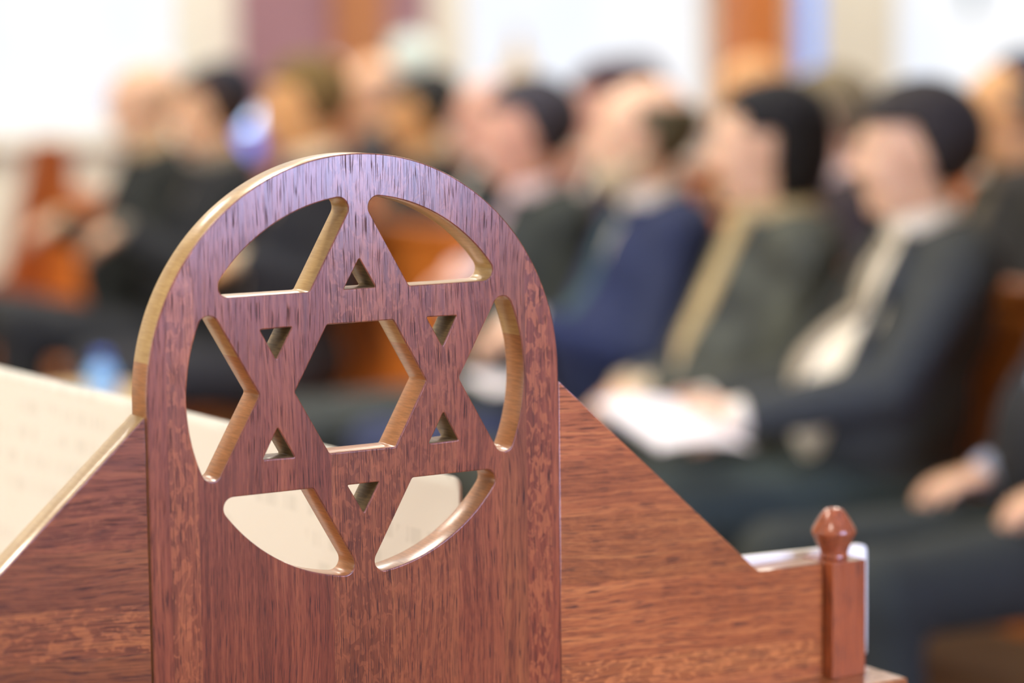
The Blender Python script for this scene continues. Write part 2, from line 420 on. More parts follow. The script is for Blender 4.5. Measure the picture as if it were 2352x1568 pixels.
# desk top and body
bm = bmesh.new(); add_box(bm, -0.512, 0.512, -0.045, 0.86, DZ - 0.035, DZ, 0.002)
desk = obj('desk_top', bm, M['desk'], lec)
bm = bmesh.new(); add_box(bm, -0.47, 0.47, 0.0, 0.82, 0.0, DZ - 0.035, 0.002)
obj('cabinet', bm, M['post'], lec)
bm = bmesh.new(); add_box(bm, 0.4975, 0.5065, 0.075, 0.80, DZ, DZ + 0.019, 0.001)
obj('side_rail', bm, M['pew_dark'], lec)
bm = bmesh.new(); add_box(bm, -0.5065, -0.4975, 0.075, 0.80, DZ, DZ + 0.019, 0.001)
obj('side_rail', bm, M['pew_dark'], lec)
# dark glue line between the left side panel and the arched panel
# ------------------------------------------------------------------ printed sheets on the desk
def paper(name, ink=0.13, base=(226, 223, 209), line=0.026, rot=(0, 0, 0)):
    t = NT(name); tc = t.n('ShaderNodeTexCoord').outputs['UV']
    s = t.n('ShaderNodeSeparateXYZ'); t.l(tc, s.inputs[0])
    row = t.math('FRACT', t.math('DIVIDE', s.outputs[1], line))
    rowm = t.math('LESS_THAN', row, 0.52)
    cb = t.n('ShaderNodeCombineXYZ')
    t.l(t.math('DIVIDE', s.outputs[0], line * 0.55), cb.inputs[0]); t.l(t.math('FLOOR', t.math('DIVIDE', s.outputs[1], line)), cb.inputs[1])
    wn = t.noise(cb.outputs[0], 1.0, 2, 0.7)
    big = t.noise(t.mapping(tc, (7, 9, 1)), 1, 2)
    mk = t.math('MULTIPLY', t.math('MULTIPLY', t.math('GREATER_THAN', wn, 0.5), rowm), t.math('GREATER_THAN', big, 0.46))
    cl = t.mix(t.math('MULTIPLY', mk, ink), srgb(*base), srgb(110, 112, 96))
    t.l(cl, t.p.inputs['Base Color']); t.p.inputs['Roughness'].default_value = 0.75
    return t.m
c1 = at(1063, 1098, 2.2); lL = at(0, 842, 2.62); dD = at(1063, 1400, 2.18)
ua = (lL - c1); ulen = ua.length * 1.5; ua.normalize(); vb = (dD - c1).normalized()
nn = ua.cross(vb).normalized()
def sheet(name, org, ux, vx, L, Hh, th, rad, mat, wob=0.003, nx=60, nz=18):
    """sheet with thickness; org = top right corner, ux along the top edge, vx down"""
    nrm = ux.cross(vx).normalized()
    bm = bmesh.new(); uvl = bm.loops.layers.uv.new('UVMap')
    us = [0, rad * 0.15, rad * 0.5, rad] + list(np.linspace(rad, L, nx))[1:]
    vs = list(np.linspace(0, Hh, nz))
    def top(u):
        return rad - math.sqrt(max(0, rad * rad - (rad - u) ** 2)) if u < rad else 0.0
    grid = []
    for side in (0, 1):
        g = []
        for u in us:
            col = []
            for v in vs:
                vv = top(u) + (Hh - top(u)) * (v / Hh)
                off = wob * math.sin(u * 9 + 0.5) * (1 - v / Hh) + wob * 0.7 * math.sin(u * 23)
                q = org + ux * u + vx * vv + nrm * (off + side * th)
                col.append((bm.verts.new(q), u, vv))
            g.append(col)
        grid.append(g)
    def face(a, b, c_, d):
        f = bm.faces.new([x[0] for x in (a, b, c_, d)])
        for lp, x in zip(f.loops, (a, b, c_, d)): lp[uvl].uv = (x[1], x[2])
    n_, m_ = len(us), len(vs)
    for side in (0, 1):
        g = grid[side]
        for i in range(n_ - 1):
            for j in range(m_ - 1):
                face(g[i][j], g[i + 1][j], g[i + 1][j + 1], g[i][j + 1])
    a, b = grid
    for i in range(n_ - 1):
        face(a[i][0], a[i + 1][0], b[i + 1][0], b[i][0]); face(a[i][-1], a[i + 1][-1], b[i + 1][-1], b[i][-1])
    for j in range(m_ - 1):
        face(a[0][j], a[0][j + 1], b[0][j + 1], b[0][j]); face(a[-1][j], a[-1][j + 1], b[-1][j + 1], b[-1][j])
    bmesh.ops.recalc_face_normals(bm, faces=bm.faces)
    return obj(name, bm, mat, None, True)
hgt = (c1.z - DZ) / -vb.z
o = sheet('printed_sheet', c1, ua, vb, 0.86, hgt - 0.001, 0.003, 0.008, paper('parchment_print'))
tag(o, 'large cream sheet of faint printed text standing on the desk behind the star', 'printed sheet')
# low slim cream folder behind the right-hand panel
q0 = Vector((0.5395, 0.052, Z0 - 0.1905))
o = sheet('cream_folder', q0 - Vector((0, 0, 0)), Vector((-1, 0.0, 0.028)).normalized(), Vector((0, 0, -1)), 0.30, q0.z - DZ - 0.001, 0.006, 0.006, plain('folder_card', (250, 246, 230), 0.6, 0.03, 20), 0.0005, 20, 6)
tag(o, 'slim cream folder upright behind the low right end and its turned finial', 'folder')

# ------------------------------------------------------------------ implicit-surface modelling for people
def cone(a, b, r0, r1, k=0.02, s=1): return ('c', np.array(a, float), np.array(b, float), r0, r1, k, s)
def ell(c, r, rot=None, k=0.02, s=1): return ('e', np.array(c, float), np.array(r, float), None if rot is None else np.array(rot, float), k, s)
def xf(prims, Rm, o, p):
    """rotate prims by matrix Rm about o then move to p"""
    Rm = np.array(Rm, float); o = np.array(o, float); p = np.array(p, float); out = []
    f = lambda q: Rm @ (q - o) + p
    for q in prims:
        if q[0] == 'c': out.append(('c', f(q[1]), f(q[2]), *q[3:]))
        else: out.append(('e', f(q[1]), q[2], Rm @ (np.eye(3) if q[3] is None else q[3]), *q[4:]))
    return out
def sdf_mesh(prims, vox, clip=None):
    lo = np.full(3, 1e9); hi = -lo
    bnd = []
    for q in prims:
        if q[0] == 'c':
            r = max(q[3], q[4]); l = np.minimum(q[1], q[2]) - r; h = np.maximum(q[1], q[2]) + r
        else:
            r = q[2].max(); l = q[1] - r; h = q[1] + r
        bnd.append((l, h))
        if q[-1] > 0: lo = np.minimum(lo, l); hi = np.maximum(hi, h)
    lo -= 3 * vox; n = np.ceil((hi - lo) / vox).astype(int) + 4
    D = np.full(n, 0.08, np.float32)
    for q, (l, h) in zip(prims, bnd):
        k = q[-2]; mg = k + 2.5 * vox + 0.004
        i0 = np.maximum(0, np.floor((l - mg - lo) / vox).astype(int)); i1 = np.minimum(n, np.ceil((h + mg - lo) / vox).astype(int) + 1)
        if np.any(i1 <= i0): continue
        ax = [lo[a] + vox * np.arange(i0[a], i1[a]) for a in range(3)]
        P = np.stack(np.meshgrid(*ax, indexing='ij'), -1).astype(np.float32)
        if q[0] == 'c':
            a, b = q[1], q[2]; ab = b - a; L2 = max(1e-12, ab @ ab)
            t = np.clip(((P - a) @ ab) / L2, 0, 1)
            d = np.linalg.norm(P - a - t[..., None] * ab, axis=-1) - (q[3] + (q[4] - q[3]) * t)
        else:
            v = P - q[1]
            if q[3] is not None: v = v @ q[3]
            k0 = np.linalg.norm(v / q[2], axis=-1); k1 = np.linalg.norm(v / q[2] ** 2, axis=-1)
            d = k0 * (k0 - 1) / np.maximum(k1, 1e-6)
        sl = tuple(slice(i0[a], i1[a]) for a in range(3)); E_ = D[sl]
        if q[-1] > 0:
            hh = np.clip(0.5 + 0.5 * (E_ - d) / k, 0, 1); D[sl] = E_ * (1 - hh) + d * hh - k * hh * (1 - hh)
        else:
            hh = np.clip(0.5 - 0.5 * (E_ + d) / k, 0, 1); D[sl] = E_ * (1 - hh) - d * hh + k * hh * (1 - hh)
    if clip is not None:
        ax = [lo[a] + vox * np.arange(n[a]) for a in range(3)]
        G = np.meshgrid(*ax, indexing='ij')
        for fn in clip: D = np.maximum(D, fn(*G).astype(np.float32))
    D[0], D[-1] = .1, .1; D[:, 0], D[:, -1] = .1, .1; D[:, :, 0], D[:, :, -1] = .1, .1
    return nets(D, lo, vox)
def nets(D, lo, vox):
    S = D < 0
    c = S[:-1, :-1, :-1].astype(np.int8)
    tot = np.zeros_like(c)
    for dx in (0, 1):
        for dy in (0, 1):
            for dz in (0, 1):
                tot += S[dx:S.shape[0] - 1 + dx, dy:S.shape[1] - 1 + dy, dz:S.shape[2] - 1 + dz]
    cells = np.argwhere((tot > 0) & (tot < 8))
    idx = np.full(c.shape, -1, np.int32); idx[tuple(cells.T)] = np.arange(len(cells))
    acc = np.zeros((len(cells), 3)); cnt = np.zeros(len(cells))
    cor = np.array([(x, y, z) for x in (0, 1) for y in (0, 1) for z in (0, 1)])
    for i in range(8):
        for ax in range(3):
            if cor[i][ax]: continue
            j = cor[i].copy(); j[ax] = 1
            a = D[tuple((cells + cor[i]).T)]; b = D[tuple((cells + j).T)]
            m = (a < 0) != (b < 0)
            t = np.where(m, a / np.where(m, a - b, 1), 0)
            p = cor[i] + (j - cor[i]) * t[:, None]
            acc[m] += p[m]; cnt[m] += 1
    V = (cells + acc / cnt[:, None]) * vox + lo
    F = []
    for ax in range(3):
        o1, o2 = [(1, 2), (2, 0), (0, 1)][ax]
        sl = [slice(0, -1)] * 3; a = S[tuple(slice(0, -1) if k_ == ax else slice(0, None) for k_ in range(3))]
        b = S[tuple(slice(1, None) if k_ == ax else slice(0, None) for k_ in range(3))]
        for sgn, msk in ((0, a & ~b), (1, ~a & b)):
            e = np.argwhere(msk)
            e = e[(e[:, o1] > 0) & (e[:, o2] > 0) & (e[:, o1] < c.shape[o1]) & (e[:, o2] < c.shape[o2])]
            if not len(e): continue
            def g(d1, d2):
                q = e.copy(); q[:, o1] -= d1; q[:, o2] -= d2
                return idx[tuple(q.T)]
            quad = np.stack([g(1, 1), g(0, 1), g(0, 0), g(1, 0)], -1)
            if sgn: quad = quad[:, ::-1]
            F.append(quad)
    F = np.concatenate(F); F = F[(F >= 0).all(1)]
    return V, F
def sdf_obj(name, prims, vox, mat, parent, clip=None, smooth=2):
    V, F = sdf_mesh(prims, vox, clip)
    if smooth and len(V):
        e = np.concatenate([F[:, [0, 1]], F[:, [1, 2]], F[:, [2, 3]], F[:, [3, 0]]])
        for _ in range(smooth):
            A = np.zeros_like(V); n = np.zeros(len(V))
            np.add.at(A, e[:, 0], V[e[:, 1]]); np.add.at(n, e[:, 0], 1)
            np.add.at(A, e[:, 1], V[e[:, 0]]); np.add.at(n, e[:, 1], 1)
            V = V * 0.5 + 0.5 * A / np.maximum(n, 1)[:, None]
    me = bpy.data.meshes.new(name)
    me.vertices.add(len(V)); me.vertices.foreach_set('co', V.astype(np.float32).ravel())
    me.loops.add(F.size); me.loops.foreach_set('vertex_index', F.astype(np.int32).ravel())
    me.polygons.add(len(F)); me.polygons.foreach_set('loop_start', np.arange(0, F.size, 4, dtype=np.int32))
    try: me.polygons.foreach_set('loop_total', np.full(len(F), 4, np.int32))
    except Exception: pass
    me.polygons.foreach_set('use_smooth', np.ones(len(F), bool))
    me.update(calc_edges=True); me.validate()
    return link(name, me, parent, [mat] if mat else [])

def rotm(rx=0, ry=0, rz=0):
    return np.array((Matrix.Rotation(R(rz), 3, 'Z') @ Matrix.Rotation(R(ry), 3, 'Y') @ Matrix.Rotation(R(rx), 3, 'X')))
def frame(d, n):
    d = np.array(d, float); d /= np.linalg.norm(d); n = np.array(n, float); n -= d * (n @ d); n /= np.linalg.norm(n)
    return np.stack([d, np.cross(n, d), n], 1)
def hand(wrist, d, n, side, curl=25, spread=1.0, s=1.0):
    """side=+1: thumb towards +y of the hand frame; n = back of the hand"""
    P = []
    P.append(cone((-.006, 0, 0), (.014, 0, 0), .025, .023, .012))
    P.append(ell((.045, -.003 * side, 0), (.050, .040, .0145), k=.012))
    P.append(ell((.03, .024 * side, -.006), (.032, .018, .015), k=.010))
    for yy, ln, dx in ((.029, .066, .082), (.010, .074, .088), (-.010, .069, .086), (-.028, .054, .076)):
        y0 = yy * side; c1_ = R(curl * 0.6); c2_ = R(curl * 1.5); c3_ = R(curl * 2.2)
        p0 = np.array((dx - .012, y0, 0)); sp = yy * side * 0.10 * spread
        p1 = p0 + np.array((ln * .45 * math.cos(c1_), sp * .5, -ln * .45 * math.sin(c1_)))
        p2 = p1 + np.array((ln * .32 * math.cos(c2_), sp * .3, -ln * .32 * math.sin(c2_)))
        p3 = p2 + np.array((ln * .25 * math.cos(c3_), sp * .2, -ln * .25 * math.sin(c3_)))
        P += [cone(p0, p1, .0092, .0086, .003), cone(p1, p2, .0086, .0078, .002), cone(p2, p3, .0078, .0066, .002)]
    t0 = np.array((.022, .026 * side, -.004)); t1 = t0 + np.array((.030, .028 * side, -.008)); t2 = t1 + np.array((.026, .010 * side, -.006)); 
    P += [cone(t0, t1, .0125, .0105, .006), cone(t1, t2, .0100, .0080, .002)]
    return xf([q if q[0] == 'c' else q for q in P], frame(d, n), (0, 0, 0), wrist)

def head_prims():
    H = [ell((.018, 0, .030), (.094, .076, .086), k=.02),
         ell((-.028, 0, .020), (.058, .064, .066), k=.03),
         ell((-.028, 0, -.045), (.056, .054, .066), k=.025),
         ell((-.058, 0, -.094), (.022, .026, .016), k=.02),
         cone((.028, .040, -.068), (-.045, .022, -.092), .016, .013, .02), cone((.028, -.040, -.068), (-.045, -.022, -.092), .016, .013, .02),
         ell((-.070, .028, -.030), (.020, .022, .020), k=.02), ell((-.070, -.028, -.030), (.020, .022, .020), k=.02),
         ell((-.080, 0, .026), (.012, .048, .010), k=.012),
         ell((-.094, .031, .006), (.013, .016, .010), k=.010, s=-1), ell((-.094, -.031, .006), (.013, .016, .010), k=.010, s=-1),
         ell((-.0685, .031, .0125), (.0135, .0165, .0055), k=.003), ell((-.0685, -.031, .0125), (.0135, .0165, .0055), k=.003),
         ell((-.0665, .031, -.0055), (.0125, .0155, .0045), k=.003), ell((-.0665, -.031, -.0055), (.0125, .0155, .0045), k=.003),
         cone((-.083, 0, .018), (-.107, 0, -.026), .0075, .0110, .008),
         ell((-.096, .011, -.031), (.010, .007, .007), k=.005), ell((-.096, -.011, -.031), (.010, .007, .007), k=.005),
         ell((-.084, 0, -.052), (.011, .023, .0055), k=.004), ell((-.083, 0, -.063), (.011, .019, .0062), k=.004),
         ell((-.094, 0, -.0572), (.010, .022, .0016), k=.002, s=-1),
         ell((.012, .077, -.006), (.017, .0075, .031), rotm(0, 12, -22), k=.006), ell((.012, -.077, -.006), (.017, .0075, .031), rotm(0, 12, 22), k=.006),
         ell((.008, .087, -.004), (.008, .006, .016), k=.004, s=-1), ell((.008, -.087, -.004), (.008, .006, .016), k=.004, s=-1)]
    return H
def sc_pr(pr, f):
    """enlarge primitives about the head centre"""
    return [(q[0], q[1] * f, q[2] * f, q[3] * f, q[4] * f, *q[5:]) if q[0] == 'c' else (q[0], q[1] * f, q[2] * f, *q[3:]) for q in pr]

CLOTH = {}
def cloth(col, var=0.12, scale=60, rough=0.85):
    key = (col, var, scale)
    if key not in CLOTH: CLOTH[key] = plain('cloth_%d' % len(CLOTH), col, rough, var, scale, bump=0.2)
    return CLOTH[key]

def person(x, y, hz, label, skin=0, suit=(34, 36, 40), shirt=(235, 230, 222), tie=None, hair=(36, 30, 28), style='short', yaw=0, pitch=0, hyaw=0, scale=1.0,
           openj=0.3, hands='lap', trousers=None, vox=0.006, cap=None, beard=None, glasses=False, legs=True, lean=0.0, belly=0.0, scarf=None, handz=.70, handx=-.20, kneez=.545, legw=.100, ww=.86, hs=1.07, suitvar=0.12, suitscale=60):
    """seated person facing -X. x,y = below the hips, hz = height of the head centre"""
    dk = lambda c: (int(c[0] * .95), int(c[1] * .98), int(c[2] * 1.0))
    suit = dk(suit); trousers = dk(trousers) if trousers else None
    root = empty('person', (x, y, 0), R(yaw)); tag(root, label, 'person', 'seated congregation')
    dz = hz - 1.200                       # taller or shorter torso
    def Z(z): return z + dz * max(0.0, min(1.0, (z - .5) / .7))
    def TX(z): return -lean * max(0.0, (z - .55))
    def P3(a, b, c): return (a + TX(c), b, Z(c))
    hc = np.array((.075 + TX(1.215), 0, hz)); Hm = rotm(0, -pitch, hyaw)
    hp = xf(sc_pr(head_prims(), hs), Hm, (0, 0, 0), hc)
    neck = [cone(hc + Hm @ np.array((.022, 0, -.05)), P3(.115, 0, 1.045), .051, .060, .02)]
    sh = {s: np.array(P3(.125, s * .150 * ww, 1.005)) for s in (-1, 1)}
    lapz = handz
    if hands == 'lap':
        wr = {-1: np.array((handx, -.075, lapz + .035)), 1: np.array((handx, .075, lapz + .02))}
        hd = {-1: ((-.75, .62, -.22), (-.25, -.1, 1)), 1: ((-.75, -.62, -.26), (-.25, .1, 1))}
    elif hands == 'hold':
        wr = {-1: np.array((-.32, -.11, .745)), 1: np.array((-.30, .13, .735))}
        hd = {-1: ((-1, .25, .12), (-.1, -.75, .65)), 1: ((-1, -.25, .12), (-.1, .75, .65))}
    elif hands == 'knee':
        wr = {-1: np.array((-.10, -.12, .675)), 1: np.array((-.10, .11, .675))}
        hd = {-1: ((-1, .05, -.10), (-.1, 0, 1)), 1: ((-1, .05, -.10), (-.1, 0, 1))}
    elb = {}
    for s in (-1, 1):
        mid = (sh[s] + wr[s]) / 2; d = wr[s] - sh[s]; L = np.linalg.norm(d)
        h = math.sqrt(max(0.0, .285 ** 2 - min(L / 2, .284) ** 2))
        out = np.array((.45, s * .25, -.6)); out -= d * (out @ d) / (L * L); out /= np.linalg.norm(out)
        elb[s] = mid + out * h
    kn = {s: np.array((-.50, s * legw, kneez)) for s in (-1, 1)}
    an = {s: np.array((-.47, s * legw, .10)) for s in (-1, 1)}
    hip = {s: np.array((.0, s * .085 * ww, .545)) for s in (-1, 1)}
    # --- body (one continuous skin surface)
    B = [ell(P3(.02, 0, .60), (.105, .130, .11), k=.03), ell(P3(.045, 0, .76), (.095, .13, .14), k=.04), ell(P3(.10, 0, .92), (.09, .14, .13), k=.04),
         cone(P3(.125, -.13 * ww, 1.0), P3(.125, .13 * ww, 1.0), .042, .042, .03)]
    for s in (-1, 1):
        B += [cone(sh[s], elb[s], .040, .034, .02), cone(elb[s], wr[s], .034, .024, .01)]
        B += hand(wr[s], hd[s][0], hd[s][1], s * -1, 22 if hands != 'hold' else 30)
        B += [cone(hip[s], kn[s], .072, .05, .02), cone(kn[s], an[s], .05, .035, .02), cone(an[s] + np.array((.02, 0, -.05)), an[s] + np.array((-.10, 0, -.065)), .028, .022, .02)]
    B += neck + hp
    kw_yaw = yaw
    body = sdf_obj('body', B, vox, M['skin'][skin], root, None, 1)
    for s in (-1, 1):
        ey = hc + Hm @ np.array((-.0712, s * .031, .004)) * hs
        e = sdf_obj('eye', [ell(ey, (.0122, .0122, .0122), k=.001)], .003, M['eye'], root)
        pc = hc + Hm @ np.array((-.0800, s * .031, .003)) * hs
        sdf_obj('iris', [ell(pc, (.0040, .0054, .0054), k=.001)], .002, M['iris'], e)
    # --- hair
    hm = cloth(hair, 0.2, 120)
    def loc(fx):     # clip function in head coordinates
        Mi = Hm.T / hs
        def g(Xg, Yg, Zg):
            q = [Xg - hc[0], Yg - hc[1], Zg - hc[2]]
            a, b, c_ = (Mi[i][0] * q[0] + Mi[i][1] * q[1] + Mi[i][2] * q[2] for i in range(3))
            return fx(a, b, c_)
        return g
    t_ = .010 if style != 'thick' else .017
    skull = [ell((.020, 0, .032), (.096 + t_, .078 + t_, .088 + t_), k=.01), ell((-.020, 0, .030), (.070 + t_ * .6, .068 + t_ * .7, .070 + t_), k=.02)]
    if style in ('short', 'thick', 'grey'):
        # hairline: forehead, temples, in front of and round the ears, nape
        clip = [loc(lambda a, b, c_: np.maximum(np.minimum(-(a + .022) * .8 - (c_ - .09) * .35, .055 - c_), np.minimum(-(a - .012) , .012 - c_))),
                loc(lambda a, b, c_: np.maximum(-.052 - c_, np.minimum(.0 - a + .030, -.028 - c_)))]
        sdf_obj('hair', xf(sc_pr(skull, hs), Hm, (0, 0, 0), hc), .006, hm, root, clip, 2)
    elif style == 'bald':
        clip = [loc(lambda a, b, c_: np.maximum(c_ - .062, -.055 - c_)), loc(lambda a, b, c_: .006 - a + np.where(c_ > 0.015, -.012, 0.02))]
        sdf_obj('hair', xf(sc_pr(skull, hs), Hm, (0, 0, 0), hc), .006, hm, root, clip, 2)
    elif style == 'bob':
        hp_ = [ell((.034, 0, .030), (.104, .094, .102), k=.02), ell((.052, 0, -.035), (.078, .088, .085), k=.04), ell((-.02, 0, .052), (.062, .078, .066), k=.02)]
        clip = [loc(lambda a, b, c_: np.maximum(np.minimum(-(a + .038), .066 - c_), np.minimum(-(a - .022), .030 - c_)))]
        sdf_obj('hair', xf(sc_pr(hp_, hs), Hm, (0, 0, 0), hc), .006, hm, root, clip, 2)
    # eyebrows
    for s in (-1, 1):
        sdf_obj('eyebrow', xf(sc_pr([cone((-.089, s * .016, .026), (-.080, s * .047, .026), .0035, .0028, .003)], hs), Hm, (0, 0, 0), hc), .0025, hm, root)
    if beard:
        bd = [ell((-.052, 0, -.082), (.044, .050, .042), k=.02), cone((.004, .060, -.035), (-.045, .035, -.085), .014, .022, .02), cone((.004, -.060, -.035), (-.045, -.035, -.085), .014, .022, .02),
              ell((-.088, 0, -.045), (.012, .030, .006), k=.004), ell((-.097, 0, -.058), (.014, .017, .006), k=.003, s=-1)]
        sdf_obj('beard', xf(sc_pr(bd, hs), Hm, (0, 0, 0), hc), .005, cloth(beard, 0.15, 120), root)
    if cap:
        cp = xf(sc_pr([ell((.044, 0, .048), (.092, .088, .092), k=.005)], hs), Hm, (0, 0, 0), hc)
        sdf_obj('kippah', cp, .006, cloth(cap, 0.1, 80), root, [loc(lambda a, b, c_: .078 - (c_ * .80 + a * .6))], 1)
    if glasses:
        G = []
        for s in (-1, 1):
            for i in range(14):
                a0, a1 = 2 * math.pi * i / 14, 2 * math.pi * (i + 1) / 14
                G.append(cone((-.106, s * .033 + .023 * math.cos(a0), .004 + .018 * math.sin(a0)), (-.106, s * .033 + .023 * math.cos(a1), .004 + .018 * math.sin(a1)), .0018, .0018, .001))
            G.append(cone((-.105, s * .056, .008), (.010, s * .084, .012), .0016, .0016, .001))
        G.append(cone((-.107, -.010, .008), (-.107, .010, .008), .0018, .0018, .001))
        sdf_obj('glasses', xf(sc_pr(G, hs), Hm, (0, 0, 0), hc), .0025, M['iris'], root, None, 0)
    # --- clothes
    def torso(g, kk=.03):
        return [ell(P3(.03, 0, .575), (.135 + g, .165 * ww + g, .125 + g), k=kk), ell(P3(.020 - belly * .5, 0, .735), (.135 + belly + g, .165 * ww + belly * .6 + g, .17 + g), k=kk),
                ell(P3(.095, 0, .905), (.120 + g, .160 * ww + g, .155 + g), k=kk), cone(P3(.13, -.135 * ww, 1.0), P3(.13, .135 * ww, 1.0), .058 + g, .058 + g, kk),
                cone(P3(.125, 0, 1.0), P3(.115, 0, 1.055), .085 + g * .5, .070 + g * .5, kk)]
    wb = Z(.52)
    S = torso(.001)
    ncz = Z(1.062); ncx = .112 + TX(1.062)
    Co = [cone((ncx - .004, 0, ncz - .02), (ncx - .010, 0, ncz + .012), .077, .074, .008), cone((ncx - .012, 0, ncz + .012), (ncx - .024, 0, ncz + .080), .062, .066, .004, -1)]
    Co += [ell((ncx - .062, s * .024, ncz - .006), (.020, .026, .012), rotm(0, 40, s * 20), k=.004) for s in (-1, 1)]
    for s in (-1, 1):
        fd = (wr[s] - elb[s]) / np.linalg.norm(wr[s] - elb[s])
        S.append(cone(elb[s], wr[s] - fd * .005, .034, .036, .002))
    sdf_obj('shirt', S, vox, cloth(shirt, 0.05, 40), root, [lambda a, b, c_: wb - c_, ], 2)
    if not scarf: sdf_obj('collar', Co, .0045, cloth(shirt, 0.05, 40), root, None, 2)
    if tie:
        zz = np.linspace(1.035, .80, 7); tp = []
        def fx(z):   # front surface x of the torso at height z
            z = float(z); best = 9
            for q in torso(.004):
                if q[0] == 'e':
                    c0, r0 = q[1], q[2]; u = 1 - ((Z(z) - c0[2]) / r0[2]) ** 2
                    if u > 0: best = min(best, c0[0] - r0[0] * math.sqrt(u))
            return best
        pts = [(min(fx(z), ncx - .055 if z > 1.0 else 9), 0, Z(z)) for z in zz]
        for i in range(6):
            wdt = .014 + .022 * (i + 1) / 6
            a_, b_ = np.array(pts[i]), np.array(pts[i + 1]); m_ = (a_ + b_) / 2; L = np.linalg.norm(b_ - a_)
            ang = math.degrees(math.atan2(b_[0] - a_[0], -(b_[2] - a_[2])))
            tp.append(ell(m_ - np.array((.004, 0, 0)), (.008, wdt, L * .85), rotm(0, -ang, 0), k=.008))
        tp.append(ell(np.array(pts[0]) + np.array((-.006, 0, -.004)), (.014, .019, .017), k=.004))
        sdf_obj('tie', tp, .005, cloth(tie, 0.1, 60), root, None, 1)
    if scarf:
        sp = [cone((ncx - .07, s * .018, ncz + .0), (-.085 + TX(.8), s * .022, Z(.80)), .022, .024, .012) for s in (-1, 1)]
        for s in (-1, 1):
            sp.append(cone((ncx + .02, s * .07, ncz + .01), (ncx - .07, s * .02, ncz), .026, .030, .02))
        sp.append(cone((ncx + .05, -.045, ncz + .015), (ncx + .05, .045, ncz + .015), .026, .026, .03))
        sdf_obj('scarf', sp, .006, cloth(scarf, 0.35, 45), root, None, 1)
    J = torso(.016)
    # lapels: soft raised rolls along the opening
    a0 = np.array(P3(.045, 0, 1.05)); b0 = np.array(P3(-.16 - belly, 0, .76))
    wid0, wid1 = .052, .012 + .085 * openj
    for s in (-1, 1):
        J.append(cone(a0 + np.array((-.010, s * (wid0 + .016), 0)), b0 + np.array((.045, s * (wid1 + .030), .0)), .015, .012, .014))
    J.append(cone(np.array(P3(.055, 0, 1.075)), b0 + np.array((-.02, 0, 0)), wid0 + .008, wid1 + .012, .006, -1))
    if openj > .6:
        J.append(cone(b0 + np.array((-.02, 0, 0)), np.array((-.20 - belly, 0, .73)), wid1 + .014, wid1 * .9, .006, -1))
    J.append(cone((ncx, 0, ncz - .03), (ncx - .03, 0, ncz + .12), .070, .080, .012, -1))
    for s in (-1, 1):
        fd = (wr[s] - elb[s]) / np.linalg.norm(wr[s] - elb[s])
        J += [ell(sh[s] + np.array((0, -s * .005, -.005)), (.070, .064, .068), k=.03), cone(sh[s] + np.array((0, s * .004, -.01)), elb[s], .064, .056, .025), cone(elb[s], wr[s] - fd * .035, .055, .043, .012)]
    jb = .47
    sdf_obj('jacket', J, vox, cloth(suit, suitvar, suitscale), root, [lambda a, b, c_: jb - c_ + np.where(a < -.10, .12, 0) * 0], 3)
    Tr = [ell((.03, 0, .56), (.145, .165 * ww, .115), k=.03)]
    for s in (-1, 1):
        Tr += [cone(hip[s] + np.array((0, 0, .005)), kn[s], .095, .073, .03), cone(kn[s], an[s] + np.array((.01, 0, 0)), .072, .055, .03)]
    sdf_obj('trousers', Tr, .010, cloth(trousers or suit, 0.12, 60), root, [lambda a, b, c_: .075 - c_, lambda a, b, c_: np.where(a > -.3, .445 - c_, -1)], 1)
    for s in (-1, 1):
        a_ = an[s]
        sdf_obj('shoe', [ell(a_ + np.array((-.08, 0, -.055)), (.115, .046, .045), k=.02), ell(a_ + np.array((.015, 0, -.035)), (.055, .043, .062), k=.02)], .008,
                M['shoe'], root, [lambda a, b, c_: .002 - c_], 1)
    return root, wr, hd
M['shoe'] = plain('black_leather', (22, 20, 20), 0.3, 0.1, 20, coat=0.3)

def rowy(px, xh, py=300):
    """y of a sitter whose head is at x = xh along the ray of that pixel column"""
    return onX(px, py, xh).y
HX = 0.075
def seat(px, py, xh, label, **kw):
    p = onX(px, py, xh)
    kw.setdefault('hyaw', -16); kw.setdefault('yaw', -16)
    return person(xh - HX, p.y, p.z, label, **kw)
people = {}
people['a'] = seat(2082, 352, 2.30, 'man in dark suit and cream shirt, sheet of paper in hands, nearest full figure', skin=0, suit=(60, 64, 62), shirt=(252, 245, 228), tie=(176, 166, 146), hair=(44, 40, 40), style='thick',
                   openj=1.35, hands='hold', belly=.035, vox=.006, trousers=(52, 64, 60))
people['b'] = seat(1740, 335, 2.30, 'woman in mottled olive jacket with long beige scarf and black hair', skin=0, suit=(74, 76, 66), shirt=(206, 190, 160), hair=(14, 14, 18), style='bob', openj=.35,
                   hands='lap', scarf=(190, 172, 130), suitvar=.6, suitscale=11, trousers=(56, 60, 52), yaw=-18)
people['c'] = seat(1462, 312, 2.30, 'balding man with pale beard in navy suit with wide white collar', skin=0, suit=(42, 52, 84), shirt=(240, 234, 220), tie=(62, 92, 100), hair=(92, 88, 66), style='bald', beard=(196, 180, 148),
                   hands='lap', handz=.80, openj=.12)
people['d'] = seat(1200, 306, 2.30, 'man in dark olive suit, pinkish shirt and lilac tie, receding dark hair', skin=2, suit=(52, 58, 54), shirt=(228, 208, 208), tie=(150, 132, 152), hair=(56, 54, 62), style='short', hands='lap', handz=.88, handx=-.07, openj=.4, yaw=-13, hyaw=-19)
people['e'] = seat(690, 238, 2.30, 'man in black suit with golden-lit face and olive brown hair', skin=3, suit=(32, 34, 40), shirt=(226, 206, 172), hair=(110, 88, 44), style='short', hands='lap', handz=.84, handx=-.13, kneez=.56, openj=.5)
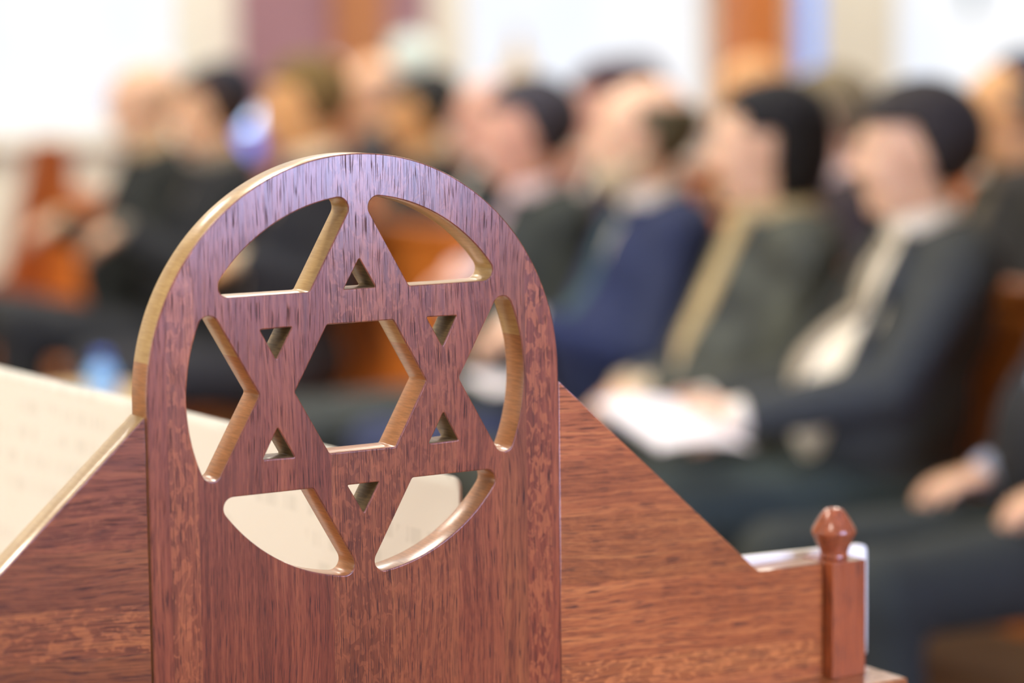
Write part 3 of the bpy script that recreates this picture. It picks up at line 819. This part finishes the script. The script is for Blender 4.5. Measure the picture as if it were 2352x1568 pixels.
people['f'] = seat(476, 255, 2.30, 'man in black coat and black skullcap, hands clasped, beside the black-coated man', skin=1, suit=(30, 33, 36), shirt=(140, 132, 116), hair=(60, 44, 38), style='short', cap=(24, 28, 44), hands='lap', handz=.89, kneez=.66, openj=.4)
people['g'] = seat(322, 232, 2.30, 'bareheaded pink-faced man in dark suit at the far left end of the front row', skin=0, suit=(36, 40, 38), shirt=(200, 176, 140), hair=(226, 190, 160), style='bald', hands='lap', handz=.89, kneez=.66, openj=.3)
P0 = person(2.28 - HX, people['a'][0].location.y - .56, 1.20, 'black-suited sitter cut off by the frame, only knees and pale-cuffed hand showing', skin=1, suit=(30, 32, 36), shirt=(170, 180, 206), hair=(40, 34, 30), hands='knee', openj=-.14, yaw=-6, legw=.15, trousers=(40, 46, 42))
# second row and beyond
B2 = 3.2
seat(1112, 275, B2, 'pink-faced man in white shirt and dark jacket behind the lilac-tie man', skin=2, suit=(44, 50, 50), shirt=(226, 222, 214), hair=(196, 170, 158), style='bald', vox=.009)
seat(1385, 250, B2, 'dark-haired man half hidden behind the bearded man', skin=2, suit=(60, 54, 58), hair=(64, 44, 52), style='thick', vox=.009)
seat(1885, 275, B2, 'golden-faced man with grey-brown hair and maroon tie between two front sitters', skin=1, suit=(58, 48, 50), shirt=(224, 200, 186), tie=(100, 40, 52), hair=(124, 112, 84), style='short', vox=.009)
seat(2300, 262, B2, 'orange-faced man with navy skullcap at the right edge behind the front row', skin=3, suit=(46, 44, 36), shirt=(90, 84, 70), hair=(96, 90, 76), style='bald', cap=(24, 34, 62), vox=.009)
seat(955, 262, B2, 'orange-faced man with black skullcap sitting beside the pink-faced man', skin=3, suit=(40, 44, 46), shirt=(200, 170, 130), hair=(50, 50, 40), style='short', cap=(34, 38, 42), vox=.009)
seat(850, 205, 4.1, 'pale-haired man with peach face in the third row', skin=1, suit=(52, 54, 60), shirt=(210, 180, 150), hair=(176, 160, 150), style='bald', vox=.009)
seat(1712, 215, 4.1, 'bald orange-lit man in front of the wooden pillar', skin=3, suit=(70, 56, 40), shirt=(210, 170, 120), hair=(190, 140, 90), style='bald', vox=.009)
seat(1446, 212, 5.0, 'man with round dark hair against the bright middle window', skin=2, suit=(60, 56, 60), hair=(50, 34, 48), style='thick', vox=.010)

# paper held by the nearest man
def sheet_of_paper(name, c, ux, vx, L, Wd, mat, bend=.012):
    bm = bmesh.new(); n = 14; nrm = ux.cross(vx).normalized(); g = []
    for s in (0, 1):
        for i in range(n + 1):
            for j in range(n + 1):
                u, v = i / n - .5, j / n - .5
                g.append(bm.verts.new(c + ux * (u * L) + vx * (v * Wd) + nrm * (bend * (4 * u * u) + s * .0015)))
    k = (n + 1) ** 2
    for s in (0, 1):
        for i in range(n):
            for j in range(n):
                a = s * k + i * (n + 1) + j
                q = (g[a], g[a + 1], g[a + n + 2], g[a + n + 1]); bm.faces.new(q if s else q[::-1])
    for i in range(n):
        for (a, b) in ((i * (n + 1), (i + 1) * (n + 1)), ((i + 1) * (n + 1) + n, i * (n + 1) + n), (i + 1, i), (n * (n + 1) + i, n * (n + 1) + i + 1)):
            bm.faces.new((g[a], g[b], g[b + k], g[a + k]))
    return obj(name, bm, mat, None, True)
ppm = plain('white_paper', (246, 243, 244), 0.6, 0.02, 10)
pa = people['a'][0].location
o = sheet_of_paper('paper_sheet', Vector((pa.x - .485, pa.y - .02, .757)), Vector((-.95, .1, .06)).normalized(), Vector((0.06, 1, 0.24)).normalized(), .19, .24, ppm)
tag(o, 'white sheet of paper in the hands of the nearest man', 'paper')
pd_ = people['c'][0].location
o = sheet_of_paper('paper_sheet', Vector((pd_.x - .28, pd_.y - .02, .715)), Vector((-.92, .1, .10)).normalized(), Vector((0.06, 1, 0.15)).normalized(), .15, .15, ppm, .004)
tag(o, 'small cream white leaflet on the lap of the bearded man in navy', 'paper')

# ------------------------------------------------------------------ pews
def pew(x, y0, y1, endh, label, gap=None):
    r = empty('pew', (x, (y0 + y1) / 2, 0)); tag(r, label, 'pew', 'rows of wooden pews')
    h = (y1 - y0) / 2
    box('seat', -.12, .22, -h, h, .405, .445, M['pew'], r, .006)
    bm = bmesh.new(); add_box(bm, .235, .262, -h, h, .40, .93, .004)
    for v in bm.verts: v.co.x += (v.co.z - .40) * .12
    obj('backrest', bm, M['pew'], r)
    box('top_rail', .285, .345, -h, h, .925, .960, M['pew'], r, .008)
    for s in (-1, 1):
        prof = [(-.18, 0), (.36, 0), (.36, endh - .05), (.33, endh), (.22, endh), (.10, .66), (-.16, .60), (-.18, .56)]
        bm = bmesh.new(); y_ = s * h
        a = [bm.verts.new((p, y_, q)) for p, q in prof]; b = [bm.verts.new((p, y_ + s * .05, q)) for p, q in prof]
        bm.faces.new(a); bm.faces.new(b[::-1])
        for i in range(len(prof)): bm.faces.new((a[i], b[i], b[(i + 1) % len(prof)], a[(i + 1) % len(prof)]))
        bmesh.ops.recalc_face_normals(bm, faces=bm.faces)
        bmesh.ops.bevel(bm, geom=list(bm.edges), offset=.006, segments=2, affect='EDGES')
        obj('end_panel', bm, M['pew_end'], r)
    return r
pew(2.225, 0.3, 7.0, 1.13, 'warm wooden pew of the front row of sitters')
pew(3.125, 1.35, 7.3, 1.0, 'wooden pew behind the front row')
pew(4.025, 1.9, 8.6, 1.0, 'wooden pew of the third row from the lectern')
pew(4.925, 2.5, 9.0, 1.0, 'wooden pew farthest back')

# ------------------------------------------------------------------ odd things among the rows
q = at(200, 903, 5.8)
t_ = empty('side_table', (q.x, q.y, 0)); tag(t_, 'small round light oak side table', 'table')
lathe('table_top', [(.17, 0), (.18, .006), (.18, .022), (.17, .028)], (0, 0, q.z - .028), M['light_oak'], t_)
lathe('pedestal', [(.14, 0), (.13, .03), (.03, .06), (.025, q.z - .08), (.08, q.z - .0285)], (0, 0, 0), M['light_oak'], t_)
q2 = at(236, 912, 5.70)
b_ = empty('bottle', (q2.x, q2.y, q.z)); tag(b_, 'small pale blue bottle on the light oak table', 'bottle')
lathe('bottle_body', [(.028, 0), (.032, .004), (.032, .060), (.014, .076), (.014, .084)], (0, 0, 0), plain('blue_plastic', (150, 205, 255), 0.25, 0.05, 10), b_)
lathe('bottle_cap', [(.016, .084), (.016, .098), (.013, .100)], (0, 0, 0), plain('blue_cap', (60, 110, 220), 0.3, 0.05, 10), b_)

def sconce(px, py, col, label, s):
    p = onY(px, py, FY - .16)
    r = empty('wall_lamp', (p.x, FY - .05, p.z)); tag(r, label, 'lamp')
    lathe('back_plate', [(.04, 0), (.04, .015)], (0, 0, 0), M['pew_dark'], r).rotation_euler = (R(90), 0, 0)
    bm = bmesh.new(); add_box(bm, -.01, .01, -.10, -.01, -.01, .01, .003); obj('arm', bm, M['pew_dark'], r)
    lathe('lamp_shade', [(.3 * s, -.8 * s), (.8 * s, -.5 * s), (s, 0), (.8 * s, .5 * s), (.3 * s, .8 * s)], (0, -.10, 0.0), emit('lamp_glass_%d' % px, *col), r)
    return r
sconce(768, 155, ((190, 185, 195), 0.8), 'small round white glass wall lamp on the mauve wall', .05)
sconce(945, 120, ((196, 214, 206), 0.55), 'pale green glass wall lamp near the middle window', .11)
# two small glowing blue blocks low on the mauve panel
p = onY(567, 268, FY - .12)
bm = bmesh.new(); add_box(bm, p.x - .05, p.x + .05, FY - .10, FY - .05, p.z - .05, p.z + .05)
o = obj('window_5', bm, emit('pale_blue_glow', (190, 220, 255), 5.0)); o['kind'] = 'structure'
p = onY(572, 330, FY - .12)
bm = bmesh.new(); add_box(bm, p.x - .05, p.x + .05, FY - .10, FY - .05, p.z - .05, p.z + .05)
o = obj('window_6', bm, emit('deep_blue_glow', (90, 120, 225), 1.3)); o['kind'] = 'structure'

# slender pale floor candlestick with pointed tip, before the middle window
p = onX(1190, 62, 5.62)
cs = empty('candlestick', (p.x, p.y, 0)); tag(cs, 'tall pale candlestick with a pointed tip before the bright middle window', 'candlestick')
mc = plain('pale_brass', (196, 176, 140), 0.4, 0.05, 10)
zt_ = p.z
lathe('base', [(.14, 0), (.14, .02), (.05, .05), (.02, .10)], (0, 0, 0), mc, cs)
lathe('stem', [(.02, .09), (.016, .5), (.02, .9), (.028, 1.0), (.02, 1.03)], (0, 0, 0), mc, cs)
lathe('cone_top', [(.02, 1.02), (.14, 1.08), (.135, 1.16), (.10, zt_ - .25), (.060, zt_ - .17), (.036, zt_ - .12), (.024, zt_ - .08), (.022, zt_ - .03), (.012, zt_ - .01), (.004, zt_)], (0, 0, 0), mc, cs)

# white and blue folded shawl over the end of the front pew
bm = bmesh.new()
n = 26; vs = []
for i in range(n + 1):
    row = []
    for j in range(11):
        u = i / n; a = -.26 + .52 * u
        y_ = 6.05 + j * .03
        xx = 2.54 + (.030 if abs(a) > .045 else .030 * abs(a) / .045) * (1 if a > 0 else -1) * (1.3 + .15 * math.sin(j * 1.4)) 
        zz_ = .964 + .012 - max(0, abs(a) - .035)
        row.append(bm.verts.new((xx + (0.03 if a < 0 else .01) * (-1 if a < 0 else 1) * min(1, abs(a) / .05), y_, zz_)))
    vs.append(row)
for i in range(n):
    for j in range(10): bm.faces.new((vs[i][j], vs[i + 1][j], vs[i + 1][j + 1], vs[i][j + 1]))
bmesh.ops.solidify(bm, geom=list(bm.faces), thickness=.004)
t = NT('shawl_cloth'); tc = t.n('ShaderNodeTexCoord').outputs['Object']; s_ = t.n('ShaderNodeSeparateXYZ'); t.l(tc, s_.inputs[0])
st = t.math('GREATER_THAN', t.math('FRACT', t.math('MULTIPLY', s_.outputs[1], 9)), .6)
t.l(t.mix(st, srgb(226, 222, 212), srgb(84, 104, 170)), t.p.inputs['Base Color']); t.p.inputs['Roughness'].default_value = .9
o = obj('shawl', bm, t.m, None, True); tag(o, 'white shawl with blue stripes folded over the pew back', 'shawl')
